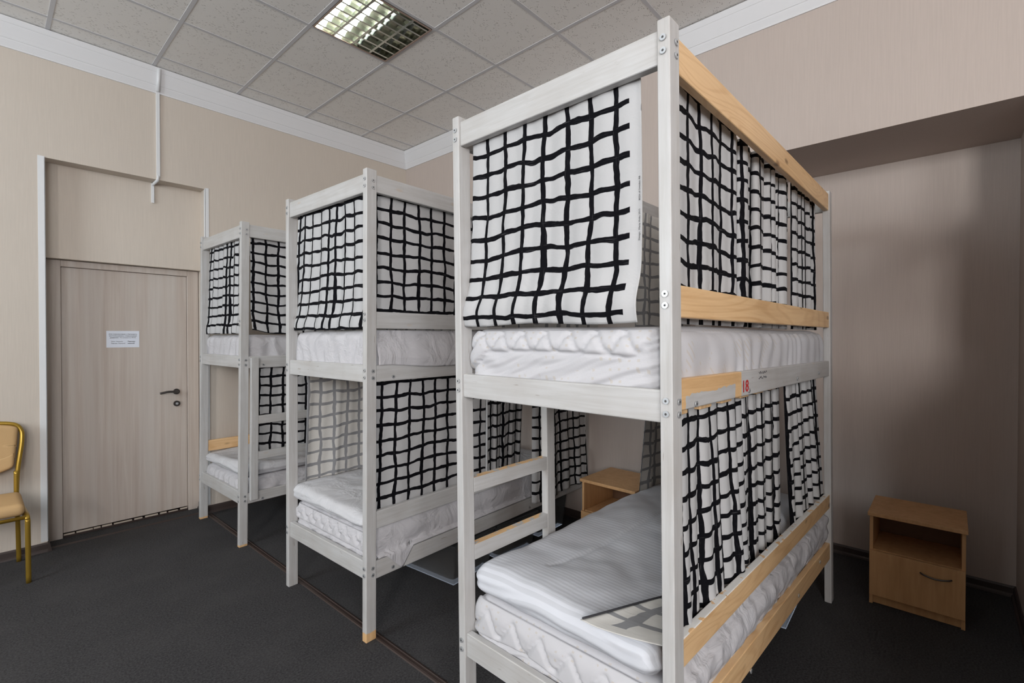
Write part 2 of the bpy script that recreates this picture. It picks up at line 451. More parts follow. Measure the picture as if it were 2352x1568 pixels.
# ceiling: tiles and bars
b = MB()
i0 = int(fl((XF-GX)/0.6)); i1 = int(math.ceil((XW-GX)/0.6)); j0 = int(fl((YR-GY)/0.6))
for i in range(i0, i1):
    for j in range(j0, 1):
        xa, xb = max(XF, GX+0.6*i), min(XW, GX+0.6*i+0.6); ya, yb = max(YR, GY+0.6*j), min(YW, GY+0.6*j+0.6)
        if xb-xa < 0.01 or yb-ya < 0.01: continue
        if abs(xa-LX0) < 0.01 and abs(ya-LY0) < 0.01: continue
        b.box(xa+0.004, xb-0.004, ya+0.004, yb-0.004, HC+0.006, HC+0.02)
for i in range(i0, i1+1):
    x = GX+0.6*i
    if XF < x < XW: b.box(x-0.012, x+0.012, YR, YW, HC+0.0035, HC+0.0105, mi=1)
for j in range(j0, 1):
    y = GY+0.6*j
    if YR < y < YW: b.box(XF, XW, y-0.012, y+0.012, HC+0.0038, HC+0.0102, mi=1)
struct(b.build('ceiling', ['tile', 'tbar'], recenter=False))

# door wall with its alcove
NX0, NX1 = 0.300, 1.285
b = MB()
b.box(XF-0.2, NX0, YW, YW+0.45, 0, HC+0.05).box(NX1, XN+0.4, YW, YW+0.45, 0, HC+0.05)
b.box(NX0, NX1, YW, YW+0.45, 2.765, HC+0.05).box(NX0, NX1, YW+0.13, YW+0.45, 2.083, 2.765)
b.box(NX0, NX1, YW+0.32, YW+0.45, 0, 2.083)
struct(b.build('wall_left', 'wall', recenter=False))
# far wall with the deeper bay on the right
AY0, AY1, AZ = -0.292, 1.20, 2.655
b = MB()
b.box(XW, XN+0.4, AY1, YW, 0, HC+0.05).box(XW, XN+0.4, YR-0.2, AY0, 0, HC+0.05).box(XW, XN+0.4, AY0, AY1, AZ, HC+0.05)
b.box(XN, XN+0.4, AY0, AY1, 0, AZ).box(XN-0.0016, XN, 0.005, 0.0085, 0.06, AZ)      # lapped wallpaper seam
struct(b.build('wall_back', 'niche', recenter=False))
b = MB()
b.box(XF-0.2, WX0, YR-0.2, YR, 0, HC+0.05).box(WX1, XW, YR-0.2, YR, 0, HC+0.05).box(WX0, WX1, YR-0.2, YR, 0, WZ0).box(WX0, WX1, YR-0.2, YR, WZ1, HC+0.05)
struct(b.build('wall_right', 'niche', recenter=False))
b = MB(); fr = 0.05
b.box(WX0, WX1, YR-0.08, YR-0.03, WZ0, WZ0+fr, .003).box(WX0, WX1, YR-0.08, YR-0.03, WZ1-fr, WZ1, .003)
for x_ in (WX0, (WX0+WX1-fr)/2, WX1-fr): b.box(x_, x_+fr, YR-0.08, YR-0.03, WZ0+fr, WZ1-fr, .003)
struct(b.build('window_3', 'white', recenter=False))  # frame of the added window that carries the fill light
# window wall behind the camera
b = MB(); ys = [YR]; 
prev = YR-0.2
for (a, c, z0, z1) in WINDOWS:
    b.box(XF-0.25, XF, prev, a, 0, HC+0.05); b.box(XF-0.25, XF, a, c, 0, z0); b.box(XF-0.25, XF, a, c, z1, HC+0.05); prev = c
b.box(XF-0.25, XF, prev, YW, 0, HC+0.05)
struct(b.build('wall_front', 'niche', recenter=False))
for k, (a, c, z0, z1) in enumerate(WINDOWS):
    b = MB(); fr = 0.05
    b.box(XF-0.10, XF-0.04, a, c, z0, z0+fr, .003).box(XF-0.10, XF-0.04, a, c, z1-fr, z1, .003)
    b.box(XF-0.10, XF-0.04, a, a+fr, z0+fr, z1-fr, .003).box(XF-0.10, XF-0.04, c-fr, c, z0+fr, z1-fr, .003)
    b.box(XF-0.09, XF-0.05, (a+c)/2-0.03, (a+c)/2+0.03, z0+fr, z1-fr, .003)
    struct(b.build('window_%d' % (k+1), 'white', recenter=False))

# cornice on both walls
prof = [(0.0, 0.0), (0.078, 0.0), (0.077, -0.006), (0.066, -0.034), (0.064, -0.036), (0.061, -0.044), (0.030, -0.122), (0.027, -0.124), (0.025, -0.132), (0.010, -0.168), (0.008, -0.178), (0.0, -0.178)]
b = MB(); b.prism(prof, lambda p, q, a: (a, YW-p, HC+q), XF, XW); struct(b.build('trim_1', 'cornice', recenter=False))
b = MB(); b.prism(prof, lambda p, q, a: (XW-p, a, HC+q), YR, YW-0.0005); struct(b.build('trim_2', 'cornice', recenter=False))
# corner angles at the door alcove
b = MB(); b.box(NX0-0.034, NX0+0.002, YW-0.003, YW, 0.07, 2.772).box(NX0, NX0+0.003, YW-0.003, YW+0.03, 0.07, 2.765); struct(b.build('trim_3', 'white', recenter=False))
b = MB(); b.box(NX1-0.002, NX1+0.026, YW-0.003, YW, 0.07, 2.775).box(NX1-0.003, NX1, YW-0.003, YW+0.03, 0.07, 2.765); struct(b.build('trim_4', 'white', recenter=False))
# skirting
def skirting(name, segs):
    b = MB()
    for (x0, y0, x1, y1, nx, ny) in segs:
        d = Vector((x1-x0, y1-y0, 0)); n = Vector((nx, ny, 0))
        pr = [(0, 0), (0.022, 0), (0.020, 0.012), (0.012, 0.020), (0.012, 0.052), (0.006, 0.062), (0, 0.062)]
        b.prism(pr, lambda p, q, a, x0=x0, y0=y0, d=d, n=n: Vector((x0, y0, 0))+d*a+n*p+Vector((0, 0, q)), 0, 1)
    struct(b.build(name, 'brown', recenter=False))
skirting('baseboard_left', [(XF, YW, NX0, YW, 0, -1), (NX1, YW, XW, YW, 0, -1), (NX0, YW-0.02, NX0, YW+0.20, 1, 0), (NX1, YW-0.02, NX1, YW+0.20, -1, 0)])
skirting('baseboard_back', [(XW, AY1, XW, YW, -1, 0), (XW, YR, XW, AY0, -1, 0), (XN, AY0, XN, AY1, -1, 0), (XW-0.02, AY1, XN, AY1, 0, -1), (XW-0.02, AY0, XN, AY0, 0, 1)])
skirting('baseboard_right', [(XF, YR, XW, YR, 0, 1)])
# floor joint strips
def strip(name, p, q, wd):
    p = Vector(p); q = Vector(q); d = (q-p); n = Vector((-d.y, d.x, 0)).normalized()
    pr = [(-wd/2, 0), (-wd/2+.004, .004), (-wd*.2, .006), (-wd*.12, .0035), (wd*.12, .0035), (wd*.2, .006), (wd/2-.004, .004), (wd/2, 0)]
    b = MB(); b.prism(pr, lambda u, z, a: p+d*a+n*u+Vector((0, 0, z)), 0, 1); struct(b.build(name, 'strip', recenter=False))
strip('trim_5', (1.290, YW-0.05, 0.0), (1.372, -0.30, 0), 0.040)
strip('trim_6', (NX0+0.01, YW+0.045, 0.0), (NX1-0.02, YW+0.045, 0), 0.03)

# door
YD = YW+0.215
door = empty('door_1', ((NX0+NX1)/2, YD, 0)); struct(door)
dx = (NX0+NX1)/2
def D(x, y, z): return (x-dx, y-YD, z)
b = MB()
b.box(NX0+0.004, 0.395, YD-0.02, YD+0.09, 0.0, 2.08, .004).box(1.198, NX1-0.004, YD-0.02, YD+0.09, 0.0, 2.08, .004).box(0.395, 1.198, YD-0.02, YD+0.09, 2.032, 2.08, .004)
b.build('door_frame', 'frame', door, warp=D)
b = MB(); b.box(0.397, 1.196, YD+0.002, YD+0.042, 0.035, 2.030, .002)
leaf = b.build('door_leaf', 'door', door, warp=D)
b = MB()
random.seed(3)
x = 0.40
while x < 1.15:
    l = random.uniform(0.04, 0.13); b.box(x, min(x+l, 1.19), YD-0.012, YD+0.0, 0.018, 0.028+random.uniform(-.003, .003), .001); x += l+random.uniform(0.004, 0.02)
b.build('cracked_sill_filler', simple('cream_filler', (0.50, 0.43, 0.36), 0.8), door, warp=D)
b = MB(); b.box(0.395, 1.198, YD-0.004, YD+0.06, 0.0, 0.018, .001); b.build('threshold', 'strip', door, warp=D)
hx, hz = 1.118, 1.040
b = MB(); b.tube([(hx, YD-0.010, hz), (hx, YD+0.002, hz)], 0.024, 24, sub=1); h = b.build('handle_rose', 'dark_metal', door, warp=D)
b = MB(); b.tube([(hx, YD-0.010, hz), (hx, YD-0.040, hz), (hx-0.02, YD-0.052, hz+0.004), (hx-0.07, YD-0.054, hz+0.006), (hx-0.125, YD-0.050, hz-0.004)], 0.009, 12); b.build('door_handle', 'dark_metal', door, warp=D)
b = MB(); b.tube([(hx+0.002, YD-0.010, hz-0.103), (hx+0.002, YD+0.002, hz-0.103)], 0.024, 24, sub=1); lk = b.build('lock_rose', 'dark_metal', door, warp=D)
b = MB(); b.tube([(hx+0.002, YD-0.016, hz-0.103), (hx+0.002, YD-0.009, hz-0.103)], 0.010, 16, sub=1).box(hx-0.006, hx+0.010, YD-0.022, YD-0.012, hz-0.106, hz-0.100, .001); b.build('lock_cylinder', 'chrome', lk, warp=D)

# paper notice on the door
sx0, sx1, sz0, sz1 = 0.657, 0.865, 1.424, 1.556
b = MB(); b.box(sx0, sx1, YD-0.0005, YD+0.0015, sz0, sz1); pn = b.build('paper_notice', 'paper')
tag(pn, 'small white printed paper notice taped to the pale door', 'notice')
lines = [('Для подключения к Интернету', 0, 0.030, 0), ('воспользуйтесь следующими', 0, 0.044, 0), ('данными / To connect to Wi-Fi:', 0, 0.058, 0),
         ('Сеть / Network:', 1, 0.088, 0), ('Пароль / Password:', 1, 0.103, 0), ('Пентхаус', 2, 0.088, 1), ('welcome2', 2, 0.103, 1)]
for k, (s_, kind, dz, bold) in enumerate(lines):
    size = 0.0125 if kind == 0 else 0.0115
    def f(x, y, kind=kind, dz=dz):
        xx = (sx0+sx1)/2+x*0.96 if kind == 0 else (sx0+0.028+x*0.92 if kind == 1 else sx0+0.133+x*0.92)
        return (xx-(sx0+sx1)/2, -0.0020, sz1-dz+y-sz0)
    t = text_mesh(s_, size, f, 'printed_line', 'ink', pn, 'CENTER' if kind == 0 else 'LEFT', 0.00025 if bold else 0.0)

# white cable trunking above the door
b = MB()
xt = 0.956
b.box(xt-0.012, xt+0.012, YW-0.014, YW, 2.785, HC-0.17, .002)
b.tube([(xt, YW-0.020, HC-0.165), (xt-0.004, YW-0.080, HC-0.008)], 0.012, 8, sub=1, square=0.6)
b.tube([(xt, YW-0.007, 2.795), (xt-0.004, YW-0.007, 2.76), (xt-0.010, YW+0.115, 2.752), (xt-0.012, YW+0.122, 2.745)], 0.010, 8, sub=1, square=0.6)
b.box(xt-0.022, xt-0.002, YW+0.116, YW+0.13, 2.600, 2.760, .002)
tag(b.build('cable_trunking', 'white'), 'thin white cable trunking running down the wall into the door alcove', 'cable trunking')

# ------------------------------------------------------------------ fluorescent ceiling lamp
lamp = empty('ceiling_light', ((LX0+LX1)/2, (LY0+LY1)/2, HC))
tag(lamp, 'square recessed ceiling light with mirror louvres and two of its tubes lit', 'ceiling light')
lw = 0.286
b = MB()
b.box(-lw, lw, -lw, -lw+0.004, 0.0, 0.085).box(-lw, lw, lw-0.004, lw, 0.0, 0.085).box(-lw, -lw+0.004, -lw, lw, 0.0, 0.085).box(lw-0.004, lw, -lw, lw, 0.0, 0.085)
b.box(-lw, lw, -lw, lw, 0.085, 0.090)
b.build('housing', 'tray', lamp)
b = MB()
for (x0, x1, y0, y1) in ((-lw, lw, -lw, -lw+0.010), (-lw, lw, lw-0.010, lw), (-lw, -lw+0.010, -lw+.01, lw-.01), (lw-0.010, lw, -lw+.01, lw-.01)): b.box(x0, x1, y0, y1, -0.003, 0.001)
b.build('rim', simple('copper_toned_rim', (0.45, 0.33, 0.28), 0.4, Metallic=0.5), lamp)
for k in range(4):
    x = -0.213+0.142*k
    b = MB(); b.tube([(x, -0.270, 0.055), (x, 0.270, 0.055)], 0.013, 14, sub=1)
    t = b.build('tube', 'tube_on' if k < 2 else 'tube_off', lamp)
    if k < 2: t['label'] = 'glowing white tube'
for k in range(5):
    x = -0.284+0.142*k
    b = MB(); b.prism([(-0.001, 0.04), (-0.008, 0.002), (0.008, 0.002), (0.001, 0.04)], lambda p, q, a, x=x: (min(max(x+p, -lw+.004), lw-.004), a, q), -lw+.004, lw-.004)
    b.build('long_louvre', 'mirror', lamp)
for k in range(7):
    y = -0.282+0.0806*(k+0.5)
    b = MB(); b.prism([(-0.001, 0.036), (-0.007, 0.004), (0.007, 0.004), (0.001, 0.036)], lambda p, q, a, y=y: (a, y+p, q), -lw+.004, lw-.004)
    b.build('cross_louvre', 'mirror', lamp)

# ------------------------------------------------------------------ bunk beds
BL, BWd, BH = 2.079, 0.8585, 2.333
PX, PY = 0.057, 0.035
BEDS = [dict(o=(1.2042, 0.5153), t=-0.787, s=(-0.0084, 0.0087)), dict(o=(1.2609, 2.1163), t=2.0, s=(-0.0001, -0.0067)), dict(o=(1.2248, 3.7508), t=1.696, s=(0.0080, -0.0081))]
def T(i):
    d = BEDS[i]; c, s_ = cos(radians(d['t'])), sin(radians(d['t']))
    def f(x, y, z):
        x += d['s'][0]*z; y += d['s'][1]*z
        return (d['o'][0]+x*c-y*s_, d['o'][1]+x*s_+y*c, z)
    return f
bolt_mb = MB()
bolt_mb.tube([(0, 0, 0), (0, 0, 0.0035), (0, 0, 0.004)], 0.0085, 18, sub=1)
bolt_mb.tube([(0, 0, 0.004), (0, 0, 0.0044)], 0.0034, 6, sub=1, mi=1)
bme = bpy.data.meshes.new('bolt'); bolt_mb.bm.to_mesh(bme); bolt_mb.bm.free(); bme.materials.append(MAT['chrome']); bme.materials.append(MAT['socket'])
def bolt(parent, loc, axis):
    o = bpy.data.objects.new('bolt', bme); o.parent = parent; o.location = loc
    o.rotation_euler = (0, radians(-90), 0) if axis == 'x' else (radians(90), 0, 0)
    COL.objects.link(o)
def bunk(i, label, side_near, side_far, foot_mats):
    d = BEDS[i]
    root = empty('bunk_bed', (d['o'][0], d['o'][1], 0), radians(d['t']))
    tag(root, label, 'bunk bed', 'white wooden bunk beds in a row')
    sh = lambda x, y, z: (x+d['s'][0]*z, y+d['s'][1]*z, z)
    posts = {}
    for key, (x0, y0) in dict(b=(0, 0), a=(0, BWd-PY), c=(BL-PX, 0), d=(BL-PX, BWd-PY)).items():
        mb = MB(); mb.box(x0, x0+PX, y0, y0+PY, 0.0, BH, 0.004, seg=3)
        posts[key] = mb.build('post', foot_mats.get(key, 'p2'), root, warp=sh)
    zt = [(2.222, 2.312), (1.285, 1.372), (0.305, 0.395)]
    for (z0, z1) in zt:
        for x0 in (0.008, BL-0.036):
            mb = MB(); mb.box(x0, x0+0.028, PY, BWd-PY, z0, z1, 0.005, seg=3); mb.build('end_rail', 'p1', root, warp=sh)
        for key in ('b', 'a'):
            y = PY/2 if key == 'b' else BWd-PY/2
            for dz in (0.022, 0.056):
                bolt(posts[key], sh(-0.0003, y, z0+dz+0.004), 'x')
    for dz in (0.0, 0.03):       # guard bolts
        bolt(posts['b'], sh(-0.0003, PY/2, 1.593+dz), 'x')
    for (z0, z1) in zt:
        for dz in (0.022, 0.056):
            bolt(posts['b'], sh(PX*0.62, -0.0003, z0+dz), 'y')
    for (z0, z1, mat, nm, dz0, dz1) in side_near:
        mb = MB(); mb.box(PX, BL-PX, 0.006, 0.032, z0, z1, 0.005, seg=3)
        def wp(x, y, z, dz0=dz0, dz1=dz1): return sh(x, y, z+dz0+(dz1-dz0)*x/BL)
        r = mb.build(nm, mat, root, warp=wp)
        if mat.startswith('w'): r['label'] = 'bare pine rail'
        if nm == 'side_rail' and z0 < 1.4:
            for xx in (0.16, 0.62, 1.30, 1.75): bolt(r, sh(xx, 0.0057, (z0+z1)/2-0.02), 'y')
    for (z0, z1, mat, nm) in side_far:
        mb = MB(); mb.box(PX, BL-PX, BWd-0.032, BWd-0.006, z0, z1, 0.005, seg=3)
        r = mb.build(nm, mat, root, warp=sh)
        if mat.startswith('w'): r['label'] = 'bare pine rail'
    for zz in (1.292, 0.312):
        for k in range(11):
            x = 0.08+k*0.18
            mb = MB(); mb.box(x, x+0.09, 0.033, BWd-0.033, zz, zz+0.018, 0.002, seg=1); mb.build('slat', 'w1', root, warp=sh)
    return root, sh
W_ = [(2.222, 2.312, 'p0', 'side_rail'), (1.285, 1.372, 'p0', 'side_rail'), (0.305, 0.395, 'p0', 'side_rail')]
bed1, sh1 = bunk(0, 'nearest white bunk bed, with bare pine rails and a red 18 on its side',
     [(2.210, 2.305, 'w0', 'side_rail', 0, .012), (1.300, 1.385, 'p_patch', 'side_rail', .014, -.010), (0.305, 0.395, 'w0', 'side_rail', 0.06, -0.055), (1.563, 1.650, 'w0', 'guard_rail', 0, 0), (0.585, 0.665, 'w_edge', 'guard_rail', 0.035, -0.045)],
     W_, {})
bed2, sh2 = bunk(1, 'middle white bunk bed standing between the nearest and the farthest bunks',
     [(2.226, 2.312, 'p0', 'side_rail', 0, 0), (1.285, 1.368, 'p0', 'side_rail', 0, 0), (0.297, 0.387, 'p0', 'side_rail', 0, 0), (1.552, 1.636, 'p0', 'guard_rail', 0, 0), (0.548, 0.636, 'p0', 'guard_rail', 0, 0)],
     W_, dict(b='p_foot'))
bed3, sh3 = bunk(2, 'farthest white bunk bed beside the door, with a short ladder on its side',
     [(2.228, 2.318, 'p0', 'side_rail', 0, 0), (1.282, 1.368, 'p0', 'side_rail', 0, 0), (0.300, 0.375, 'p0', 'side_rail', 0, 0)],
     W_+[(0.555, 0.645, 'w0', 'guard_rail')], dict(a='p_foot_small', b='p_foot_small'))
# the next bunk of the row, just right of the frame; its shadow falls into the wall bay
def copy_tree(o, parent=None):
    c = o.copy(); COL.objects.link(c); c.parent = parent
    for k in list(o.children): copy_tree(k, c)
    return c
# ladder on the far side of the nearest bunk
mb = MB(); mb.box(0.500, 0.555, BWd-PY-0.002, BWd-0.002, 0.24, 1.284, 0.004); mb.build('ladder_post', 'p2', bed1, warp=sh1)
for z0, z1 in ((0.915, 0.972), (0.655, 0.715)):
    mb = MB(); mb.box(PX, 0.500, BWd-PY+0.000, BWd-0.004, z0, z1, 0.003); mb.build('ladder_rung', 'rung_worn', bed1, warp=sh1)
# ladder on the near side of the farthest bunk
for x0 in (0.066, 0.500):
    mb = MB(); mb.box(x0, x0+0.052, -0.024, 0.005, 0.325, 1.358, 0.004); mb.build('ladder_post', 'p2', bed3, warp=sh3)
for z0, z1 in ((0.875, 0.935), (0.615, 0.672)):
    mb = MB(); mb.box(0.118, 0.500, -0.022, 0.003, z0, z1, 0.003); mb.build('ladder_rung', 'p0', bed3, warp=sh3)
# the number and the handwriting on the nearest bunk's side rail
rz = 1.343
text_mesh('18', 0.056, lambda x, y: sh1(0.548+x*1.30, 0.0050, 1.325+y-0.003), 'number_18', 'red', bed1, bold=0.0012)
mb = MB(); random.seed(5)
for row in (0, 1):
    xx = 0.735; pts = []
    while xx < 0.835:
        pts.append(sh1(xx, 0.0055, 1.378-row*0.018+random.uniform(-.005, .005))); xx += random.uniform(0.003, 0.006)
    mb.tube(pts, 0.0007, 4, sub=3)
mb.build('handwriting', 'ink', bed1)

bed0 = copy_tree(bed2); bed0.location = (1.230, -1.175, 0); bed0.rotation_euler = (0, 0, 0)
bed0['label'] = 'white bunk bed just right of the picture edge, beside the wall bay'

# ------------------------------------------------------------------ mattresses
def ridged(x, y, z): return 1-abs(noise.noise(Vector((x, y, z))))*2
def mattress(i, z0, z1, label, group, quilt=None, seam=None, step=0.014, x0=0.040, x1=2.035, y0=0.040, y1=0.820, sag=0.0, pleat=0.004, cover='mattress', endbulge=0.0, name='mattress'):
    t = T(i); sd = i*7.3+z0*3
    def f(x, y, z, n):
        dsp = 0.0
        h = (z-z0)/(z1-z0)
        if n.z > 0.7: dsp = 0.006*nz(x*4+sd, y*4)
        elif n.z > -0.7:
            if n.x < -0.5 and quilt:
                zs = seam(y) if seam else z0-1
                A, per, zc, ph = quilt
                k = ((y/per+ph) % 1.0); tri = abs(k*2-1)            # rounded zigzag
                tri = 0.5-0.5*cos(pi*tri)
                zl = zc+A*(tri-0.5)*2
                if z > zs:
                    dsp += 0.012*(1-exp(-((z-zl)/0.009)**2))-0.002*(1 if z > zl else 0)
                    dsp += 0.003*nz(y*25, z*40+sd)*(1-abs(tri))
                else:
                    dsp += 0.0040*sin((y*0.55+z*1.5)*60+6*nz(y*7, z*5))+0.002*sin((y*0.7+z*1.9)*140+4*nz(y*9, z*8))-0.002
                dsp += -0.009*exp(-((z-zs)/0.006)**2)
            else:
                c = x if abs(n.y) > 0.5 else y
                dsp += pleat*sin(c*55+6*nz(c*3+sd, z*5))*(1-h*0.6)+pleat*1.3*nz(c*14+sd, z*9)
                dsp += 0.010*sin(pi*h)
            if n.x < -0.5: dsp += endbulge*sin(pi*min(1, max(0, h)))
        p = Vector((x, y, z))+n*dsp
        p.z -= sag*sin(pi*(x/2))
        return t(*p)
    o = slab(name, x0, x1, y0, y1, z0, z1, 0.055, step, cover, f, hstep=0.005 if quilt else None)
    tag(o, label, 'mattress', group)
    return o
UG, LG = 'mattresses on the upper bunks', 'mattresses on the lower bunks'
def seam_u(y):
    # far (left) corner dips, then nearly level, rising towards the near post
    k = (y-0.06)/0.76
    return 1.452+0.012*sin(k*3.0)+(0.05*max(0, 0.10-k)/0.10)-0.075*max(0, (k-0.86)/0.14)
mattress(0, 1.312, 1.542, 'quilted white mattress on the upper bunk of the nearest bed', UG, (0.026, 0.098, 1.490, 0.35), seam_u, 0.010, endbulge=0.012, x0=0.044)
mattress(0, 0.332, 0.535, 'quilted white mattress on the lower bunk of the nearest bed, under a striped duvet', LG, (0.032, 0.125, 0.462, 0.1), lambda y: 0.412+0.01*sin(y*14), 0.010, endbulge=0.010, x0=0.046)
mattress(1, 1.312, 1.545, 'sheeted white mattress on the upper bunk of the middle bed', UG, cover='sheet', pleat=0.005)
mattress(1, 0.332, 0.520, 'white mattress on the lower bunk of the middle bed', LG, (0.02, 0.09, 0.47, 0.1), lambda y: 0.415+0.012*y, 0.012, cover='sheet', y1=0.83)
mattress(2, 1.312, 1.525, 'sheeted white mattress on the upper bunk of the farthest bed', UG, cover='sheet', pleat=0.006)
mattress(2, 0.332, 0.470, 'white mattress on the lower bunk of the farthest bed', LG, cover='sheet', pleat=0.006)

# ------------------------------------------------------------------ duvets
def duvet(i, x0, x1, y0, y1, z0, z1, hfn, label, mat, step=0.014, folds=3, name='duvet'):
    t = T(i)
    def f(x, y, z, n):
        h = (z-z0)/(z1-z0)
        top = hfn(x, y)
        zz = z0+h*(z1-z0+top)
        dx = 0.0
        if n.x < -0.3 or abs(n.y) > 0.5:
            w1 = 0.006*nz(y*5+x*3, 1.7)
            dx = (0.006*sin(h*pi*folds*1.5+y*5+4*nz(y*3, x*2))+0.010*h)*(1-h**3)*max(0.0, 1-abs(n.z))
        zz += 0.006*nz(x*5, y*5)+0.004*nz(x*11, y*11)
        if h < 0.3: zz = max(zz, z0)
        return t(x+n.x*dx, y+n.y*dx, zz)
    o = slab(name, x0, x1, y0, y1, z0, z1, (z1-z0)*0.49, step, mat, f, hstep=0.008)
    return tag(o, label, 'duvet', 'white duvets on the lower bunks')
def h1(x, y):
    v = 0.018*exp(-((x-0.12)/0.16)**2-((y-0.62)/0.28)**2)
    v -= 0.020*exp(-((x-0.55)/0.22)**2-((y-0.35)/0.3)**2)
    v += 0.022*exp(-((x-0.95)/0.3)**2-((y-0.60)/0.2)**2)
    crease = abs((y-0.60)+0.10*(x-0.2))
    v -= 0.006*exp(-(crease/0.008)**2)*(1 if 0.22 < x < 1.3 else 0)
    return v-0.03*max(0, x-1.2)
duvet(0, 0.038, 1.92, 0.075, 0.822, 0.538, 0.640, h1, 'striped white satin duvet lying on the lower bunk of the nearest bed', 'duvet', 0.010)
duvet(1, 0.030, 1.75, 0.075, 0.845, 0.524, 0.590, lambda x, y: 0.01*sin(x*6)+0.03*y, 'plain white duvet lying on the lower bunk of the middle bed', 'duvet_plain', 0.013)
duvet(2, 0.035, 1.75, 0.060, 0.835, 0.474, 0.560, lambda x, y: 0.012*sin(x*9+y*5), 'plain white duvet lying on the lower bunk of the farthest bed', 'duvet_plain', 0.015)

# ------------------------------------------------------------------ sheets hanging over the rails
t1, t2, t3 = T(0), T(1), T(2)
def sh_b1(s, t):
    x = 0.075+1.93*s
    lip = 0.395+0.06-0.115*x/BL
    z = 0.572-(0.572-lip+0.006)*t
    bul = 0.026*sin(pi*min(1, t*1.05))
    y = 0.034-bul+0.010*nz(x*9, z*12)+0.008*nz(x*22, z*16)
    if z > 0.545: y += 0.012
    return t1(x, max(y, 0.003), z-0.05*(x/BL)*(1-t))
tag(sheet('bed_sheet', sh_b1, 150, 26, ['sheet']), 'wrinkled white sheet bulging between the pine rails of the nearest bed', 'bed sheet')
def sh_b2u(s, t):
    x = 0.070+1.93*s
    edge = 1.368-0.022*sin(pi*min(1, max(0, (x-0.15)/0.75))) if x < 0.9 else 1.36+0.01*sin(x*8)
    z = 1.545-(1.545-edge)*t
    y = 0.034-0.036*min(1, t*1.3)**1.5+0.010*nz(x*5+z*4, z*9)+0.005*nz(x*16, z*14+x*6)
    if t < 0.08: y += 0.02*(1-t/0.08)
    y = min(y, 0.003 if z < 1.375 else 0.04)
    return t2(x, y, z)
tag(sheet('bed_sheet', sh_b2u, 110, 26, ['sheet']), 'loose white sheet drooping over the upper rail of the middle bed', 'bed sheet')
def sh_b2l(s, t):
    x = 0.070+1.93*s
    edge = 0.394
    c = 0.0
    if 0.12 < x < 0.29: c = min((x-0.12)/0.096, (0.29-x)/0.074)
    edge -= 0.100*max(0, min(1, c))
    z = 0.548-(0.548-edge)*t
    y = 0.036-0.014*sin(pi*t)+0.008*nz(x*5+z*3, z*9)
    if z < 0.402: y = min(y, 0.002)
    return t2(x, y, z)
tag(sheet('bed_sheet', sh_b2l, 140, 24, ['sheet']), 'white sheet with one corner hanging over the lowest rail of the middle bed', 'bed sheet')

# ------------------------------------------------------------------ curtains
FB = ['fab', 'fabback']
def folds(spec):
    def f(s, t):
        v = 0.0
        for (a, n, ph, lean) in spec: v += a*sin(2*pi*(n*s+ph+lean*t))
        return v
    return f
MARGIN = ('printed selvedge', 'gathered middle curtain on', 'seen through the ladder', 'broad flat')
def hang(i, name, a, bt, z_top, z_bot, fold, label, group, side='n', y0=0.050, prof=None, ns=160, nt=70, flip=False, uvf=None, zb=None, squash=0.7):
    """a=(x0,x1) at the top, bt=(x0,x1) at the hem, in bed coordinates"""
    t_ = T(i)
    def P(s, t):
        x = (a[0]+(a[1]-a[0])*s)*(1-t)+(bt[0]+(bt[1]-bt[0])*s)*t
        zbot = zb(s) if zb else z_bot
        z = z_top+(zbot-z_top)*t
        d = fold(s, t)*(0.55+0.45*t)
        ds = fold(s+0.013, t)*squash
        y = y0+d+(prof(s, t) if prof else 0.0)
        x += ds*(1 if not flip else -1)
        if side == 'end': return t_(y, x, z)
        if side == 'f': return t_(x, BWd-y, z)
        return t_(x, y, z)
    if uvf is None and not any(m in label for m in MARGIN): uvf = lambda u, v, L, H: (u+0.061+0.013*(len(label) % 5), v+0.006*(len(label) % 7))
    o = sheet(name, P, ns, nt, FB, uvf=uvf, rev=side in ('end', 'f'))
    tag(o, label, 'curtain', group); return o, P
CG = 'black and white checked curtains round the bunks'

# nearest bed, foot end, upper bunk (s runs from the near post to the door-side post)
def prof_e(s, t): return -0.030*exp(-((t-0.93)/0.10)**2)+0.010*sin(pi*t)
def zb_e(s): return 1.552-0.004*sin(s*9)
c_end1, P_end1 = hang(0, 'bed_curtain', (0.100, 0.785), (0.108, 0.835), 2.262, 1.552, folds([(0.0035, 9, 0.1, 0.0), (0.004, 2.2, 0.3, 0.05)]),
     'wide checked curtain across the foot end of the nearest upper bunk, printed selvedge at right', CG, 'end', 0.040, prof_e, 150, 90, zb=zb_e)
def sel(s, x, y):
    # text runs up the selvedge; x along the hanging length, y across it
    s_ = (0.006+y)/0.72; t_ = 0.675-x/0.71
    p = Vector(P_end1(s_, t_)); return (p.x-0.0025, p.y, p.z)
def sel_fn(x, y):
    p = sel(0, x, y); l = c_end1.location; return (p[0]-l.x, p[1]-l.y, p[2]-l.z)
text_mesh('Design:  Maria Vinka 2015', 0.0084, sel_fn, 'selvedge_print', 'ink', c_end1)
text_mesh('IKEA of Sweden AB', 0.0084, lambda x, y: sel_fn(x+0.112, y), 'selvedge_print', 'ink', c_end1)

